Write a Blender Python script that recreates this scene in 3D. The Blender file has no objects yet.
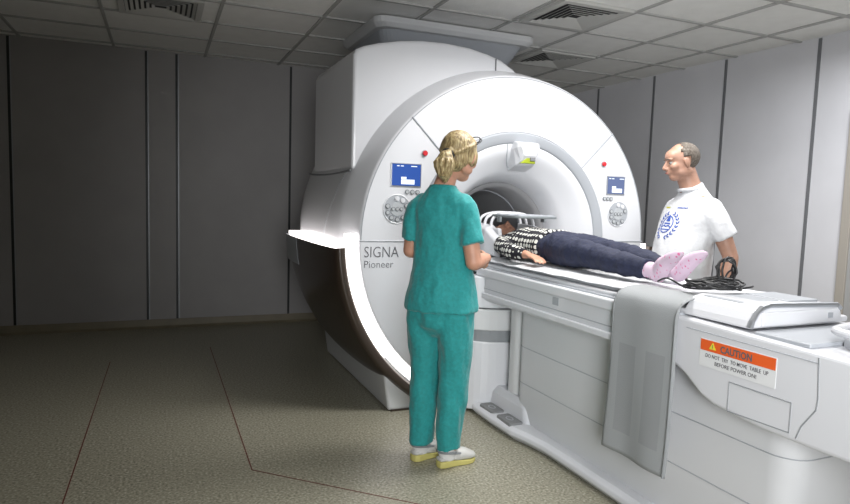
import bpy, bmesh, math, random
from mathutils import Vector, Matrix, noise, Euler
from mathutils.bvhtree import BVHTree
random.seed(4)
sc = bpy.context.scene
COL = sc.collection
PI = math.pi
R = math.radians

# ---------------------------------------------------------------- camera, world, lights, exposure
YAW, PIT, ROL, FPX = .402, .087, .031, 624.6
F = Vector((math.sin(YAW)*math.cos(PIT), math.cos(YAW)*math.cos(PIT), -math.sin(PIT)))
RT = Vector((math.cos(YAW), -math.sin(YAW), 0)); UP = RT.cross(F)
R2 = RT*math.cos(ROL)+UP*math.sin(ROL); U2 = UP*math.cos(ROL)-RT*math.sin(ROL)
cd = bpy.data.cameras.new('camera'); cam = bpy.data.objects.new('camera', cd); COL.objects.link(cam)
cam.matrix_world = Matrix(((R2.x, U2.x, -F.x, 0), (R2.y, U2.y, -F.y, 0), (R2.z, U2.z, -F.z, 1.4), (0, 0, 0, 1)))
cd.sensor_width = 36; cd.lens = FPX/850*36; cd.clip_start = .05
sc.camera = cam
w = bpy.data.worlds.new('world'); sc.world = w; w.use_nodes = True
w.node_tree.nodes['Background'].inputs[0].default_value = (.75, .82, 1, 1)
w.node_tree.nodes['Background'].inputs[1].default_value = .3
def area(name, loc, sx, sy, power, col=(1, 1, 1), spread=180, rot=(0, 0, 0)):
    l = bpy.data.lights.new(name, 'AREA'); l.shape = 'RECTANGLE'; l.size = sx; l.size_y = sy
    l.energy = power; l.color = col; l.spread = R(spread)
    o = bpy.data.objects.new(name, l); COL.objects.link(o); o.location = loc; o.rotation_euler = rot
    return o
area('ceiling_lamp_front', (2.2, 2.75, 2.70), 1.2, .5, 44, (1, .98, .96), 150)
area('right_wall_fill', (3.8, 2.4, 2.66), .6, 1.2, 37, (.97, .98, 1), 175)  # extra unseen lamp, set close to the right wall to brighten it
area('ceiling_lamp_near', (1.3, .5, 2.70), 1.2, .6, 25, (1, .98, .96), 140)
def aim(o, p): o.rotation_euler = (Vector(p)-o.location).to_track_quat('-Z', 'Y').to_euler()
aim(area('rear_fill', (.1, -1.3, 1.5), 1.4, 1.6, 31, (.98, .99, 1), 72), (2.6, 3.0, 1.15))  # added fill from behind the camera for the table side, no real doorway
sc.view_settings.view_transform = 'Standard'; sc.view_settings.look = 'None'
sc.view_settings.exposure = 0.0; sc.view_settings.gamma = 1

# ---------------------------------------------------------------- materials
def mat(name, col, rough=.5, metal=0, bump=0, bscale=40, var=0, vscale=8, emit=None, es=0, coat=0, alpha=None, trans=0, sheen=0):
    m = bpy.data.materials.new(name); m.use_nodes = True
    nt = m.node_tree; b = nt.nodes['Principled BSDF']
    b.inputs['Base Color'].default_value = (*col, 1); b.inputs['Roughness'].default_value = rough
    b.inputs['Metallic'].default_value = metal; b.inputs['Coat Weight'].default_value = coat
    b.inputs['Sheen Weight'].default_value = sheen
    if emit: b.inputs['Emission Color'].default_value = (*emit, 1); b.inputs['Emission Strength'].default_value = es
    if alpha is not None: b.inputs['Alpha'].default_value = alpha
    if trans: b.inputs['Transmission Weight'].default_value = trans
    tc = nt.nodes.new('ShaderNodeTexCoord')
    if var or bump:
        n = nt.nodes.new('ShaderNodeTexNoise'); n.inputs['Scale'].default_value = vscale; n.inputs['Detail'].default_value = 6
        nt.links.new(tc.outputs['Object'], n.inputs['Vector'])
        if var:
            r = nt.nodes.new('ShaderNodeMapRange'); r.inputs[1].default_value = .3; r.inputs[2].default_value = .7
            r.inputs[3].default_value = 1-var; r.inputs[4].default_value = 1+var
            nt.links.new(n.outputs['Fac'], r.inputs[0])
            mx = nt.nodes.new('ShaderNodeVectorMath'); mx.operation = 'SCALE'; mx.inputs[0].default_value = col
            nt.links.new(r.outputs[0], mx.inputs['Scale']); nt.links.new(mx.outputs[0], b.inputs['Base Color'])
        if bump:
            n2 = nt.nodes.new('ShaderNodeTexNoise'); n2.inputs['Scale'].default_value = bscale; n2.inputs['Detail'].default_value = 5
            nt.links.new(tc.outputs['Object'], n2.inputs['Vector'])
            bp = nt.nodes.new('ShaderNodeBump'); bp.inputs['Strength'].default_value = bump; bp.inputs['Distance'].default_value = .02
            nt.links.new(n2.outputs['Fac'], bp.inputs['Height']); nt.links.new(bp.outputs[0], b.inputs['Normal'])
    return m
def ramp_mat(name, stops, scale=200, rough=.5, tex='NOISE', bump=0, detail=3, coat=0, constant=False, vec_scale=(1, 1, 1)):
    m = bpy.data.materials.new(name); m.use_nodes = True; nt = m.node_tree; b = nt.nodes['Principled BSDF']
    b.inputs['Roughness'].default_value = rough; b.inputs['Coat Weight'].default_value = coat
    tc = nt.nodes.new('ShaderNodeTexCoord'); mp = nt.nodes.new('ShaderNodeMapping'); mp.inputs['Scale'].default_value = vec_scale
    nt.links.new(tc.outputs['Object'], mp.inputs['Vector'])
    if tex == 'NOISE':
        t = nt.nodes.new('ShaderNodeTexNoise'); t.inputs['Scale'].default_value = scale; t.inputs['Detail'].default_value = detail; out = t.outputs['Fac']
    else:
        t = nt.nodes.new('ShaderNodeTexVoronoi'); t.inputs['Scale'].default_value = scale; out = t.outputs['Distance']
        t.inputs['Randomness'].default_value = .12 if tex == 'DOTS' else 1
    nt.links.new(mp.outputs[0], t.inputs['Vector'])
    cr = nt.nodes.new('ShaderNodeValToRGB'); e = cr.color_ramp
    if constant: e.interpolation = 'CONSTANT'
    while len(e.elements) < len(stops): e.elements.new(.5)
    for el, (p, c) in zip(e.elements, stops): el.position = p; el.color = (*c, 1)
    nt.links.new(out, cr.inputs[0]); nt.links.new(cr.outputs[0], b.inputs['Base Color'])
    if bump:
        bp = nt.nodes.new('ShaderNodeBump'); bp.inputs['Strength'].default_value = bump; bp.inputs['Distance'].default_value = .01
        nt.links.new(out, bp.inputs['Height']); nt.links.new(bp.outputs[0], b.inputs['Normal'])
    return m
M = dict(
    floor=ramp_mat('speckled vinyl', [(.25, (.075, .068, .045)), (.43, (.24, .228, .17)), (.58, (.33, .315, .245)), (.75, (.56, .55, .46))], 80, .38, detail=4, bump=.02),
    cove=mat('cove skirting', (.19, .165, .11), .5, var=.1),
    redline=mat('red weld line', (.13, .03, .02), .6),
    wall=mat('wall panel', (.66, .66, .69), .55, var=.03, vscale=3, bump=.02, bscale=120),
    wallback=mat('grey wall panel', (.345, .335, .335), .5, var=.04, vscale=3, bump=.02, bscale=120),
    joint=mat('panel joint', (.035, .038, .04), .4, .4), jointlight=mat('joint edge', (.4, .42, .45), .4, .5),
    ceil=mat('ceiling tile', (.86, .86, .84), .9, bump=.15, bscale=90, var=.03), grid=mat('ceiling grid', (.42, .42, .41), .6),
    vent=mat('vent metal', (.55, .55, .53), .5), ventdark=mat('vent dark', (.03, .03, .03), .8),
    white=mat('scanner white', (.64, .65, .68), .33, coat=.25), offwhite=mat('scanner shell', (.60, .61, .62), .42, coat=.1),
    tablewhite=mat('table white', (.62, .63, .66), .36, coat=.15), tablegrey=mat('table body', (.62, .63, .65), .5),
    lgrey=mat('light grey ring', (.36, .38, .41), .4), mgrey=mat('mid grey', (.24, .255, .27), .45), dgrey=mat('groove grey', (.16, .165, .175), .6),
    liner=mat('bore liner', (.32, .32, .33), .5), brown=mat('dark brown panel', (.040, .027, .019), .32, coat=.3, bump=.03, bscale=200),
    led=mat('lit strip', (1, 1, 1), .4, emit=(1, .93, .90), es=3.2), silver=mat('silver trim', (.5, .52, .55), .28, .8),
    red=mat('red button', (.55, .02, .03), .4), screen=mat('lit blue screen', (.02, .05, .2), .2, emit=(.03, .09, .34), es=.6),
    screen2=mat('lit grey screen', (.05, .07, .15), .2, emit=(.13, .16, .27), es=.6),
    sw=mat('screen white', (.6, .65, .7), .3, emit=(.6, .68, .8), es=.7), button=mat('button grey', (.42, .44, .46), .4),
    buttondark=mat('button dark', (.17, .18, .19), .4), ink=mat('dark ink', (.11, .11, .12), .5), lime=mat('lime glass', (.30, .36, .03), .2),
    orange=mat('orange label', (.72, .11, .02), .5), label=mat('label white', (.68, .69, .70), .5), yellow=mat('yellow triangle', (.7, .65, .05), .5),
    black=mat('black rubber', (.012, .012, .013), .42), pad=mat('rubber pedal', (.20, .205, .21), .7, bump=.2, bscale=300),
    sheet=mat('white paper sheet', (.72, .73, .76), .8, bump=.15, bscale=30), cloth=mat('grey woven sheet', (.26, .275, .285), .75, bump=.25, bscale=260, var=.05, vscale=30),
    cloth2=mat('grey woven sheet thin', (.30, .315, .325), .75, bump=.25, bscale=260), mattress=mat('grey mattress', (.30, .31, .33), .6, bump=.05),
    scrub=mat('teal cotton', (.013, .262, .262), .8, bump=.55, bscale=15, var=.12, vscale=60, sheen=.2), scrubpocket=mat('teal cotton seam', (.010, .20, .19), .8, bump=.1),
    skin=mat('skin', (.40, .225, .160), .5, var=.08, vscale=30), skinw=mat('fair skin', (.50, .26, .175), .5, var=.08, vscale=30),
    hair=ramp_mat('blonde hair', [(.3, (.12, .08, .035)), (.5, (.30, .22, .10)), (.72, (.56, .47, .26))], 60, .5, vec_scale=(1.6, 1.6, .35), bump=.4),
    hair2=ramp_mat('short grey hair', [(.3, (.06, .045, .035)), (.6, (.13, .11, .09)), (.8, (.26, .23, .2))], 90, .75, bump=.3),
    hair3=mat('dark brown hair', (.05, .025, .013), .6, bump=.4, bscale=90), tshirt=mat('white cotton', (.58, .59, .61), .85, bump=.6, bscale=11),
    blue=mat('blue print', (.03, .08, .36), .7), limeprint=mat('yellow print', (.5, .5, .03), .7), jeans=mat('navy denim', (.009, .013, .038), .8, bump=.4, bscale=30, var=.3, vscale=90),
    trousers=mat('dark trousers', (.03, .033, .045), .8, bump=.1), shoe=mat('white leather', (.56, .56, .54), .45), sole=mat('yellow sole', (.56, .51, .17), .6),
    sock=mat('white sock', (.7, .7, .7), .9), pink=ramp_mat('patterned pink sock', [(0, (.50, .04, .14)), (.20, (.56, .22, .36)), (.30, (.56, .44, .54))], 36, .9, tex='VOR', vec_scale=(1, 2.2, 1)),
    sweater=ramp_mat('white on black knit', [(0, (.62, .62, .58)), (.40, (.010, .010, .015))], 32, .9, tex='DOTS', constant=True, vec_scale=(1, 1.0, 1)),
    coil=mat('white coil plastic', (.62, .63, .66), .35), coilgrey=mat('grey coil plate', (.18, .20, .21), .45), eye=mat('eye', (.4, .39, .37), .3), iris=mat('iris', (.03, .02, .015), .2),
    lip=mat('lips', (.35, .12, .10), .5), clear=mat('clear plastic', (.62, .65, .68), .18, trans=.35), doorframe=mat('door frame', (.38, .35, .31), .5), door=mat('door leaf', (.36, .36, .36), .5),
)

def banded(m, bands, z0, z1, k):
    nt = m.node_tree; b = nt.nodes['Principled BSDF']; src = b.inputs['Base Color'].default_value[:]
    tc = nt.nodes.new('ShaderNodeTexCoord'); sp = nt.nodes.new('ShaderNodeSeparateXYZ'); nt.links.new(tc.outputs['Object'], sp.inputs[0])
    def cmp(sock, lo, hi):
        n = nt.nodes.new('ShaderNodeMath'); n.operation = 'COMPARE'; nt.links.new(sock, n.inputs[0]); n.inputs[1].default_value = (lo+hi)/2; n.inputs[2].default_value = (hi-lo)/2; return n.outputs[0]
    def op(o, a, c):
        n = nt.nodes.new('ShaderNodeMath'); n.operation = o; nt.links.new(a, n.inputs[0]); nt.links.new(c, n.inputs[1]); return n.outputs[0]
    tot = None
    for lo, hi in bands: c = cmp(sp.outputs[1], lo, hi); tot = c if tot is None else op('MAXIMUM', tot, c)
    f = op('MULTIPLY', tot, cmp(sp.outputs[2], z0, z1)); mx = nt.nodes.new('ShaderNodeMix'); mx.data_type = 'RGBA'
    nt.links.new(f, mx.inputs['Factor']); mx.inputs['A'].default_value = src; mx.inputs['B'].default_value = (*[q*k for q in src[:3]], 1)
    nt.links.new(mx.outputs['Result'], b.inputs['Base Color'])
banded(M['cloth2'], ((1.925, 2.03), (2.095, 2.20)), .38, .78, .87)

# ---------------------------------------------------------------- helpers
def link(name, me, m, parent=None, smooth=False, bevel=0):
    o = bpy.data.objects.new(name, me); COL.objects.link(o)
    if m is not None: me.materials.append(M[m])
    if smooth:
        for p in me.polygons: p.use_smooth = True
    if parent: o.parent = parent
    if bevel:
        b = o.modifiers.new('bevel', 'BEVEL'); b.width = bevel; b.segments = 3; b.limit_method = 'ANGLE'; b.angle_limit = R(40)
        b.harden_normals = False
    return o
def obj(name, bm, m, parent=None, smooth=False, bevel=0, label=None, auto=None):
    me = bpy.data.meshes.new(name); bmesh.ops.recalc_face_normals(bm, faces=bm.faces); bm.to_mesh(me); bm.free()
    o = link(name, me, m, parent, smooth, bevel)
    if auto: me.set_sharp_from_angle(angle=R(auto))
    if label: o['label'] = label
    return o
def tag(o, label, cat, group=None):
    o['label'] = label; o['category'] = cat
    if group: o['group'] = group
    return o
def empty(name, loc=(0, 0, 0), rz=0):
    o = bpy.data.objects.new(name, None); COL.objects.link(o); o.location = loc; o.rotation_euler = (0, 0, rz)
    o.empty_display_size = .1; return o
def NB(): return bmesh.new()
def box(bm, x0, x1, y0, y1, z0, z1):
    v = [bm.verts.new(p) for p in ((x0, y0, z0), (x1, y0, z0), (x1, y1, z0), (x0, y1, z0), (x0, y0, z1), (x1, y0, z1), (x1, y1, z1), (x0, y1, z1))]
    for f in ((0, 1, 2, 3), (4, 5, 6, 7), (0, 1, 5, 4), (1, 2, 6, 5), (2, 3, 7, 6), (3, 0, 4, 7)): bm.faces.new([v[i] for i in f])
    return v
def prism(bm, pts, axis, a, b):
    """pts 2D polygon; axis 'x': pts=(y,z); 'y': pts=(x,z); 'z': pts=(x,y)"""
    def P(p, t): return {'x': (t, p[0], p[1]), 'y': (p[0], t, p[1]), 'z': (p[0], p[1], t)}[axis]
    A = [bm.verts.new(P(p, a)) for p in pts]; B = [bm.verts.new(P(p, b)) for p in pts]; n = len(pts)
    bm.faces.new(A); bm.faces.new(B)
    for i in range(n): bm.faces.new((A[i], A[(i+1) % n], B[(i+1) % n], B[i]))
def loft(bm, rings):
    """closed solid through rings (lists of points of equal length)"""
    V = [[bm.verts.new(p) for p in r] for r in rings]; n = len(V[0])
    for a, b in zip(V, V[1:]):
        for i in range(n): bm.faces.new((a[i], a[(i+1) % n], b[(i+1) % n], b[i]))
    bm.faces.new(V[0]); bm.faces.new(V[-1])
def limb(bm, pts, side=(1, 0, 0), n=18, round_ends=True):
    """pts: (x,y,z,a,b): a radius along side, b along the third axis"""
    P = [Vector(p[:3]) for p in pts]; rings = []; side = Vector(side)
    for i, p in enumerate(pts):
        t = (P[min(i+1, len(P)-1)]-P[max(i-1, 0)]).normalized()
        s = (side-t*side.dot(t)).normalized(); u = t.cross(s)
        a = p[3]; b = p[4] if len(p) > 4 else a
        rings.append((P[i], s, u, a, b, t))
    out = []
    def rg(c, s, u, a, b): return [c+s*(a*math.cos(2*PI*k/n))+u*(b*math.sin(2*PI*k/n)) for k in range(n)]
    if round_ends:
        c, s, u, a, b, t = rings[0]; e = min(a, b)
        for q in (80, 50, 25): out.append(rg(c-t*e*math.sin(R(q)), s, u, a*math.cos(R(q)), b*math.cos(R(q))))
    for c, s, u, a, b, t in rings: out.append(rg(c, s, u, a, b))
    if round_ends:
        c, s, u, a, b, t = rings[-1]; e = min(a, b)
        for q in (25, 50, 80): out.append(rg(c+t*e*math.sin(R(q)), s, u, a*math.cos(R(q)), b*math.cos(R(q))))
    loft(bm, out)
def smoothpts(pts, n=4):
    """Catmull-Rom through tuples"""
    out = []; L = len(pts)
    for i in range(L-1):
        p0, p1, p2, p3 = pts[max(i-1, 0)], pts[i], pts[i+1], pts[min(i+2, L-1)]
        for k in range(n):
            t = k/n
            out.append(tuple(.5*(2*b+(c-a)*t+(2*a-5*b+4*c-d)*t*t+(3*b-a-3*c+d)*t**3) for a, b, c, d in zip(p0, p1, p2, p3)))
    out.append(tuple(pts[-1])); return out
def ell(bm, c, r, rot=None, seg=20):
    m = Matrix.Translation(c) @ (rot.to_4x4() if rot else Matrix.Identity(4)) @ Matrix.Diagonal((*r, 1))
    bmesh.ops.create_uvsphere(bm, u_segments=seg, v_segments=seg*2//3, radius=1, matrix=m)
def tube(bm, pts, r, n=8, closed=False):
    P = [Vector(p) for p in pts]; L = len(P); rings = []; up = Vector((0, 0, 1)); last = None
    for i in range(L):
        t = (P[(i+1) % L]-P[i-1] if closed else P[min(i+1, L-1)]-P[max(i-1, 0)]).normalized()
        if last is None:
            s = t.cross(up)
            if s.length < .01: s = t.cross(Vector((1, 0, 0)))
        else: s = last-t*last.dot(t)
        s.normalize(); last = s; u = t.cross(s)
        rings.append([bm.verts.new(P[i]+s*(r*math.cos(2*PI*k/n))+u*(r*math.sin(2*PI*k/n))) for k in range(n)])
    rr = list(zip(rings, rings[1:]))+([(rings[-1], rings[0])] if closed else [])
    for a, b in rr:
        for k in range(n): bm.faces.new((a[k], a[(k+1) % n], b[(k+1) % n], b[k]))
    if not closed: bm.faces.new(rings[0]); bm.faces.new(rings[-1])
def bake(o):
    dg = bpy.context.evaluated_depsgraph_get(); dg.update()
    me = bpy.data.meshes.new_from_object(o.evaluated_get(dg)); o.modifiers.clear(); old = o.data; o.data = me; me.name = old.name
    bpy.data.meshes.remove(old); return o
def fuse(name, bm, m, parent, voxel=.007, sm=4, wrinkle=0, wscale=9, cut=None, label=None, M4=None):
    """one continuous surface from overlapping solids"""
    o = obj(name, bm, m, None)
    r = o.modifiers.new('r', 'REMESH'); r.mode = 'VOXEL'; r.voxel_size = voxel
    s = o.modifiers.new('s', 'SMOOTH'); s.factor = .5; s.iterations = sm
    bake(o)
    me = o.data
    if wrinkle:
        me.update()
        nn = [v.normal.copy() for v in me.vertices]
        for v, q in zip(me.vertices, nn):
            p = v.co
            k = noise.noise(Vector((p.x*wscale, p.y*wscale, p.z*wscale*.55)))+.6*noise.noise(Vector((p.x*wscale*2.3+7, p.y*wscale*2.3, p.z*wscale*1.1)))
            v.co = p+q*(wrinkle*k)
    if M4 is not None: me.transform(M4)
    for p in me.polygons: p.use_smooth = True
    if not me.materials: me.materials.append(M[m])
    if parent: o.parent = parent
    if label: o['label'] = label
    return o
def text_bm(txt, size, ext=.0015, offset=0.0, align='LEFT', space=1.0, xs=1.0):
    cu = bpy.data.curves.new('t', 'FONT'); cu.body = txt; cu.size = size; cu.extrude = ext; cu.offset = offset; cu.align_x = align; cu.space_character = space
    cu.resolution_u = 3
    o = bpy.data.objects.new('t', cu); COL.objects.link(o); dg = bpy.context.evaluated_depsgraph_get(); dg.update()
    me = bpy.data.meshes.new_from_object(o.evaluated_get(dg)); bm = NB(); bm.from_mesh(me); bpy.data.objects.remove(o); bpy.data.curves.remove(cu)
    bmesh.ops.scale(bm, vec=(xs, 1, 1), verts=bm.verts); return bm
def put(bm, mtx): bmesh.ops.transform(bm, matrix=mtx, verts=bm.verts); return bm
FACE_Y = Matrix(((1, 0, 0, 0), (0, 0, -1, 0), (0, 1, 0, 0), (0, 0, 0, 1)))       # text read from -y
FACE_X = Matrix(((0, 0, -1, 0), (-1, 0, 0, 0), (0, 1, 0, 0), (0, 0, 0, 1)))      # text read from -x
def struct(name, bm, m, parent=None, bevel=0):
    o = obj(name, bm, m, parent, bevel=bevel)
    if not parent: o['kind'] = 'structure'
    return o

# ---------------------------------------------------------------- the room
XL, XR, YF, YB, ZC = -3.2, 4.77, -1.6, 6.81, 2.737
bm = NB(); box(bm, XL, XR, YF, YB, -.1, 0); fl = struct('floor', bm, 'floor')
def seam(pts, name='weld_line'):
    b = NB()
    for (xa, ya), (xb, yb) in zip(pts, pts[1:]):
        d = Vector((xb-xa, yb-ya, 0)).normalized(); s = Vector((-d.y, d.x, 0))*.0028
        v = [b.verts.new(Vector((xa, ya, z))+s*q) for z in (-.002, .0012) for q in (1, -1)]+[b.verts.new(Vector((xb, yb, z))+s*q) for z in (-.002, .0012) for q in (1, -1)]
        for f in ((0, 1, 3, 2), (4, 5, 7, 6), (0, 1, 5, 4), (2, 3, 7, 6), (0, 2, 6, 4), (1, 3, 7, 5)): b.faces.new([v[i] for i in f])
    obj(name, b, 'redline', fl, label='thin dark red weld line in the floor')
seam([(-.41, 2.7), (-.38, 5.53)]); seam([(.405, 5.83), (.42, 3.136), (1.2, 2.42)])
bm = NB(); box(bm, XL, XR, YF, YB, ZC+.012, ZC+.1); ce = struct('ceiling', bm, 'ceil')
GY0 = 3.60
bm = NB()
xs = [4.39, 3.74, 3.09, 2.44, 1.80, 1.15, .42, -.40, -1.17, -1.85, -2.5]; ys = [GY0+.61*k for k in range(-8, 6)]
for x in xs: box(bm, x-.012, x+.012, YF, YB, ZC, ZC+.014)
for y in ys: box(bm, XL, XR, y-.012, y+.012, ZC+.0005, ZC+.0135)
obj('ceiling_grid', bm, 'grid', ce)
bm = NB(); box(bm, XL, XR, YB, YB+.1, 0, ZC+.1); struct('wall_back', bm, 'wallback')
bm = NB(); box(bm, XR, XR+.1, YF, YB, 0, ZC+.1); struct('wall_right', bm, 'wall')
bm = NB(); box(bm, XL-.1, XL, YF, YB, 0, ZC+.1); struct('wall_left', bm, 'wallback')
bm = NB(); box(bm, XL, XR, YF-.1, YF, 0, ZC+.1); struct('wall_front', bm, 'wallback')
bm = NB(); prism(bm, [(YB, 0), (YB-.05, 0), (YB-.02, .02), (YB-.008, .085), (YB, .085)], 'x', XL, XR-.05); struct('baseboard_back', bm, 'cove')
bm = NB(); prism(bm, [(XR, 0), (XR-.05, 0), (XR-.02, .02), (XR-.008, .085), (XR, .085)], 'y', 3.2, YB-.001); struct('baseboard_right', bm, 'cove')
tn = 1
for x in (-1.262, -.121, .156, 1.285):
    bm = NB(); box(bm, x-.011, x+.011, YB-.006, YB+.001, .086, ZC); o = struct('trim_%d' % tn, bm, 'joint'); tn += 1
    if x < 1: bm = NB(); box(bm, x+.011, x+.019, YB-.005, YB+.001, .086, ZC); obj('light_edge', bm, 'jointlight', o)
for y in (6.131, 5.222, 4.317, 3.432):
    bm = NB(); box(bm, XR-.007, XR+.001, y-.013, y+.013, .086, ZC); o = struct('trim_%d' % tn, bm, 'dgrey'); tn += 1
dr = empty('door_1', (XR, 2.6, 0)); dr['kind'] = 'structure'
bm = NB(); box(bm, -.035, 0, .46, .53, 0, 2.15); box(bm, -.035, 0, -.53, -.46, 0, 2.15); box(bm, -.035, 0, -.46, .46, 2.08, 2.15); obj('door_frame', bm, 'doorframe', dr, bevel=.005)
bm = NB(); box(bm, -.02, 0, -.46, .46, .005, 2.08); dl = obj('door_leaf', bm, 'door', dr)
bm = NB(); tube(bm, [(-.02, .38, 1.02), (-.06, .38, 1.02), (-.065, .28, 1.02)], .009); obj('door_handle', bm, 'silver', dr)

def vent(cx, cy, label, s=.29):
    t = empty('ceiling_vent', (cx, cy, ZC)); tag(t, label, 'vent', 'square air vents in the ceiling')
    b = NB(); z0, z1 = -.012, .012
    for k in (0, 1):
        box(b, -s, s, *(sorted(((2*k-1)*s, (2*k-1)*(s-.045)))), z0, z1); box(b, *(sorted(((2*k-1)*s, (2*k-1)*(s-.045)))), -s+.045, s-.045, z0, z1)
    obj('frame', b, 'vent', t, bevel=.003)
    b = NB(); box(b, -s+.045, s-.045, -s+.045, s-.045, .0, .012); obj('backing', b, 'ventdark', t)
    for k in range(6):
        b = NB(); r1 = s-.05-.036*k; r0 = r1-.008
        for a in range(4):
            rot = Matrix.Rotation(a*PI/2, 3, 'Z')
            q = [rot @ Vector(p) for p in ((-r1, -r1, -.012), (r1, -r1, -.012), (r0-.012, -(r0-.012), .0), (-(r0-.012), -(r0-.012), .0), (-r1, -r1, -.009), (r1, -r1, -.009), (r0-.012, -(r0-.012), .003), (-(r0-.012), -(r0-.012), .003))]
            v = [b.verts.new(p) for p in q]
            for f in ((0, 1, 2, 3), (4, 5, 6, 7), (0, 1, 5, 4), (1, 2, 6, 5), (2, 3, 7, 6), (3, 0, 4, 7)): b.faces.new([v[i] for i in f])
        obj('louver', b, 'vent', t)
vent(2.765, 3.87, 'square louvered air vent in the lit ceiling, highest in the frame, right of centre')
vent(3.415, 5.125, 'small far louvered air vent in the ceiling right behind the top of the scanner')
vent(.01, 5.125, 'louvered air vent in the dark ceiling at upper left above the grey back wall')

# ---------------------------------------------------------------- the scanner
CX, CZ = 2.24, 1.12
YG = 3.70
gan = tag(empty('mri_scanner', (CX, 4.5, 0)), 'large white ring-shaped scanner with a lit rim, two screens and an open bore', 'scanner')
def G(name, bm, m, **k):
    bmesh.ops.translate(bm, vec=(-CX, -4.5, 0), verts=bm.verts); return obj(name, bm, m, gan, **k)
def GS(parent, name, bm, m, **k):
    bmesh.ops.translate(bm, vec=(-CX, -4.5, 0), verts=bm.verts); return obj(name, bm, m, parent, **k)
def lathe(bm, prof, a0=0, a1=360, n=96, clamp=True, closed_prof=False):
    """prof (R,y), angle measured from +x in the x-z plane"""
    full = abs(a1-a0) >= 360; cnt = n if full else n+1; rings = []
    for k in range(cnt):
        a = R(a0+(a1-a0)*k/n)
        rings.append([bm.verts.new((CX+r*math.cos(a), y, max(CZ+r*math.sin(a), .004) if clamp else CZ+r*math.sin(a))) for r, y in prof])
    m = len(prof)
    for k in range(n if full else n):
        A = rings[k]; B = rings[(k+1) % cnt]
        for i in range(m if closed_prof else m-1): 
            try: bm.faces.new((A[i], A[(i+1) % m], B[(i+1) % m], B[i]))
            except ValueError: pass
    if not full and closed_prof: bm.faces.new(rings[0]); bm.faces.new(rings[-1])
bm = NB()
lathe(bm, [(.742, YG), (1.095, YG), (1.106, YG+.004), (1.113, YG+.015), (1.118, YG+.03), (1.15, YG+.12), (1.175, YG+.2), (1.185, YG+.24), (1.19, YG+.4), (1.19, 5.05), (1.17, 5.2), (1.10, 5.33), (1.0, 5.36), (.742, 5.36)], n=144, closed_prof=True)
G('body_shell', bm, 'white', smooth=True, auto=50)
bm = NB(); lathe(bm, [(.743, YG+.012), (.737, YG-.006), (.728, YG-.012), (.672, YG-.004), (.662, YG+.006), (.658, YG+.03), (.743, YG+.03)], n=128, closed_prof=True)
G('bore_ring', bm, 'lgrey', smooth=True, auto=40)
prof = smoothpts([(.660, YG+.006), (.60, YG+.022), (.52, YG+.075), (.465, YG+.12), (.425, YG+.19), (.405, YG+.26)], 5)
bm = NB(); lathe(bm, prof+[(r+.012, y+.012) for r, y in reversed(prof)], n=128, closed_prof=True); G('bore_flare', bm, 'white', smooth=True, auto=60)
bm = NB(); lathe(bm, [(.405, YG+.25), (.385, YG+.262), (.37, YG+.28), (.352, YG+.5), (.352, 5.35), (.37, 5.36), (.37, YG+.52), (.406, YG+.28)], n=96, closed_prof=True); G('bore_tube', bm, 'liner', smooth=True, auto=40)
bm = NB(); lathe(bm, [(.357, YG+.50), (.346, YG+.506), (.346, YG+.525), (.357, YG+.52)], n=96, closed_prof=True); G('bore_lip', bm, 'lgrey', smooth=True, auto=40)
# pedestal
def ped(x0b, x0t, y0, y1): pass
bm = NB()
prism(bm, [(1.362, .004), (3.118, .004), (3.17, .36), (2.9, .5), (1.58, .5), (1.31, .36)], 'y', YG+.034, 5.36)
G('pedestal', bm, 'offwhite', bevel=.02)
bm = NB(); box(bm, 1.38, 3.10, YG+.03, 5.34, 0, .012); G('plinth_gap', bm, 'brown')
# upper housing
hp = [(1.133, 1.565), (1.133, 2.29), (1.15, 2.325), (1.2, 2.352), (1.3, 2.382), (1.45, 2.414), (1.6, 2.433), (1.78, 2.438), (1.95, 2.428), (2.1, 2.40), (2.2, 2.372), (2.3, 2.32), (2.38, 2.255), (2.44, 2.17), (2.47, 2.05), (2.4, 1.9), (1.7, 1.5)]
bm = NB(); prism(bm, hp, 'y', YG+.215, 4.98); G('upper_housing', bm, 'white', bevel=.022)
bm = NB(); tube(bm, [(2.155, YG+.212, 2.375), (2.155, YG+.212, 2.29)], .005); G('housing_seam', bm, 'dgrey')
# curved lower lip of the housing along the flank
bm = NB(); tube(bm, [(1.131-.0*math.sin(t*PI), YG+.23+t*1.2, 1.562-.018*math.sin(t*PI)) for t in [k/10 for k in range(11)]], .007); G('housing_lower_seam', bm, 'dgrey')
# flank grooves
def arc(r, y, a0, a1, n=24): return [(CX+r*math.cos(R(a0+(a1-a0)*k/n)), y, CZ+r*math.sin(R(a0+(a1-a0)*k/n))) for k in range(n+1)]
bm = NB(); tube(bm, [(CX+1.189*math.cos(R(a)), 4.02+.28*(a-158)/22, CZ+1.189*math.sin(R(a))) for a in range(158, 181, 2)], .004); G('flank_seam', bm, 'jointlight')
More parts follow.
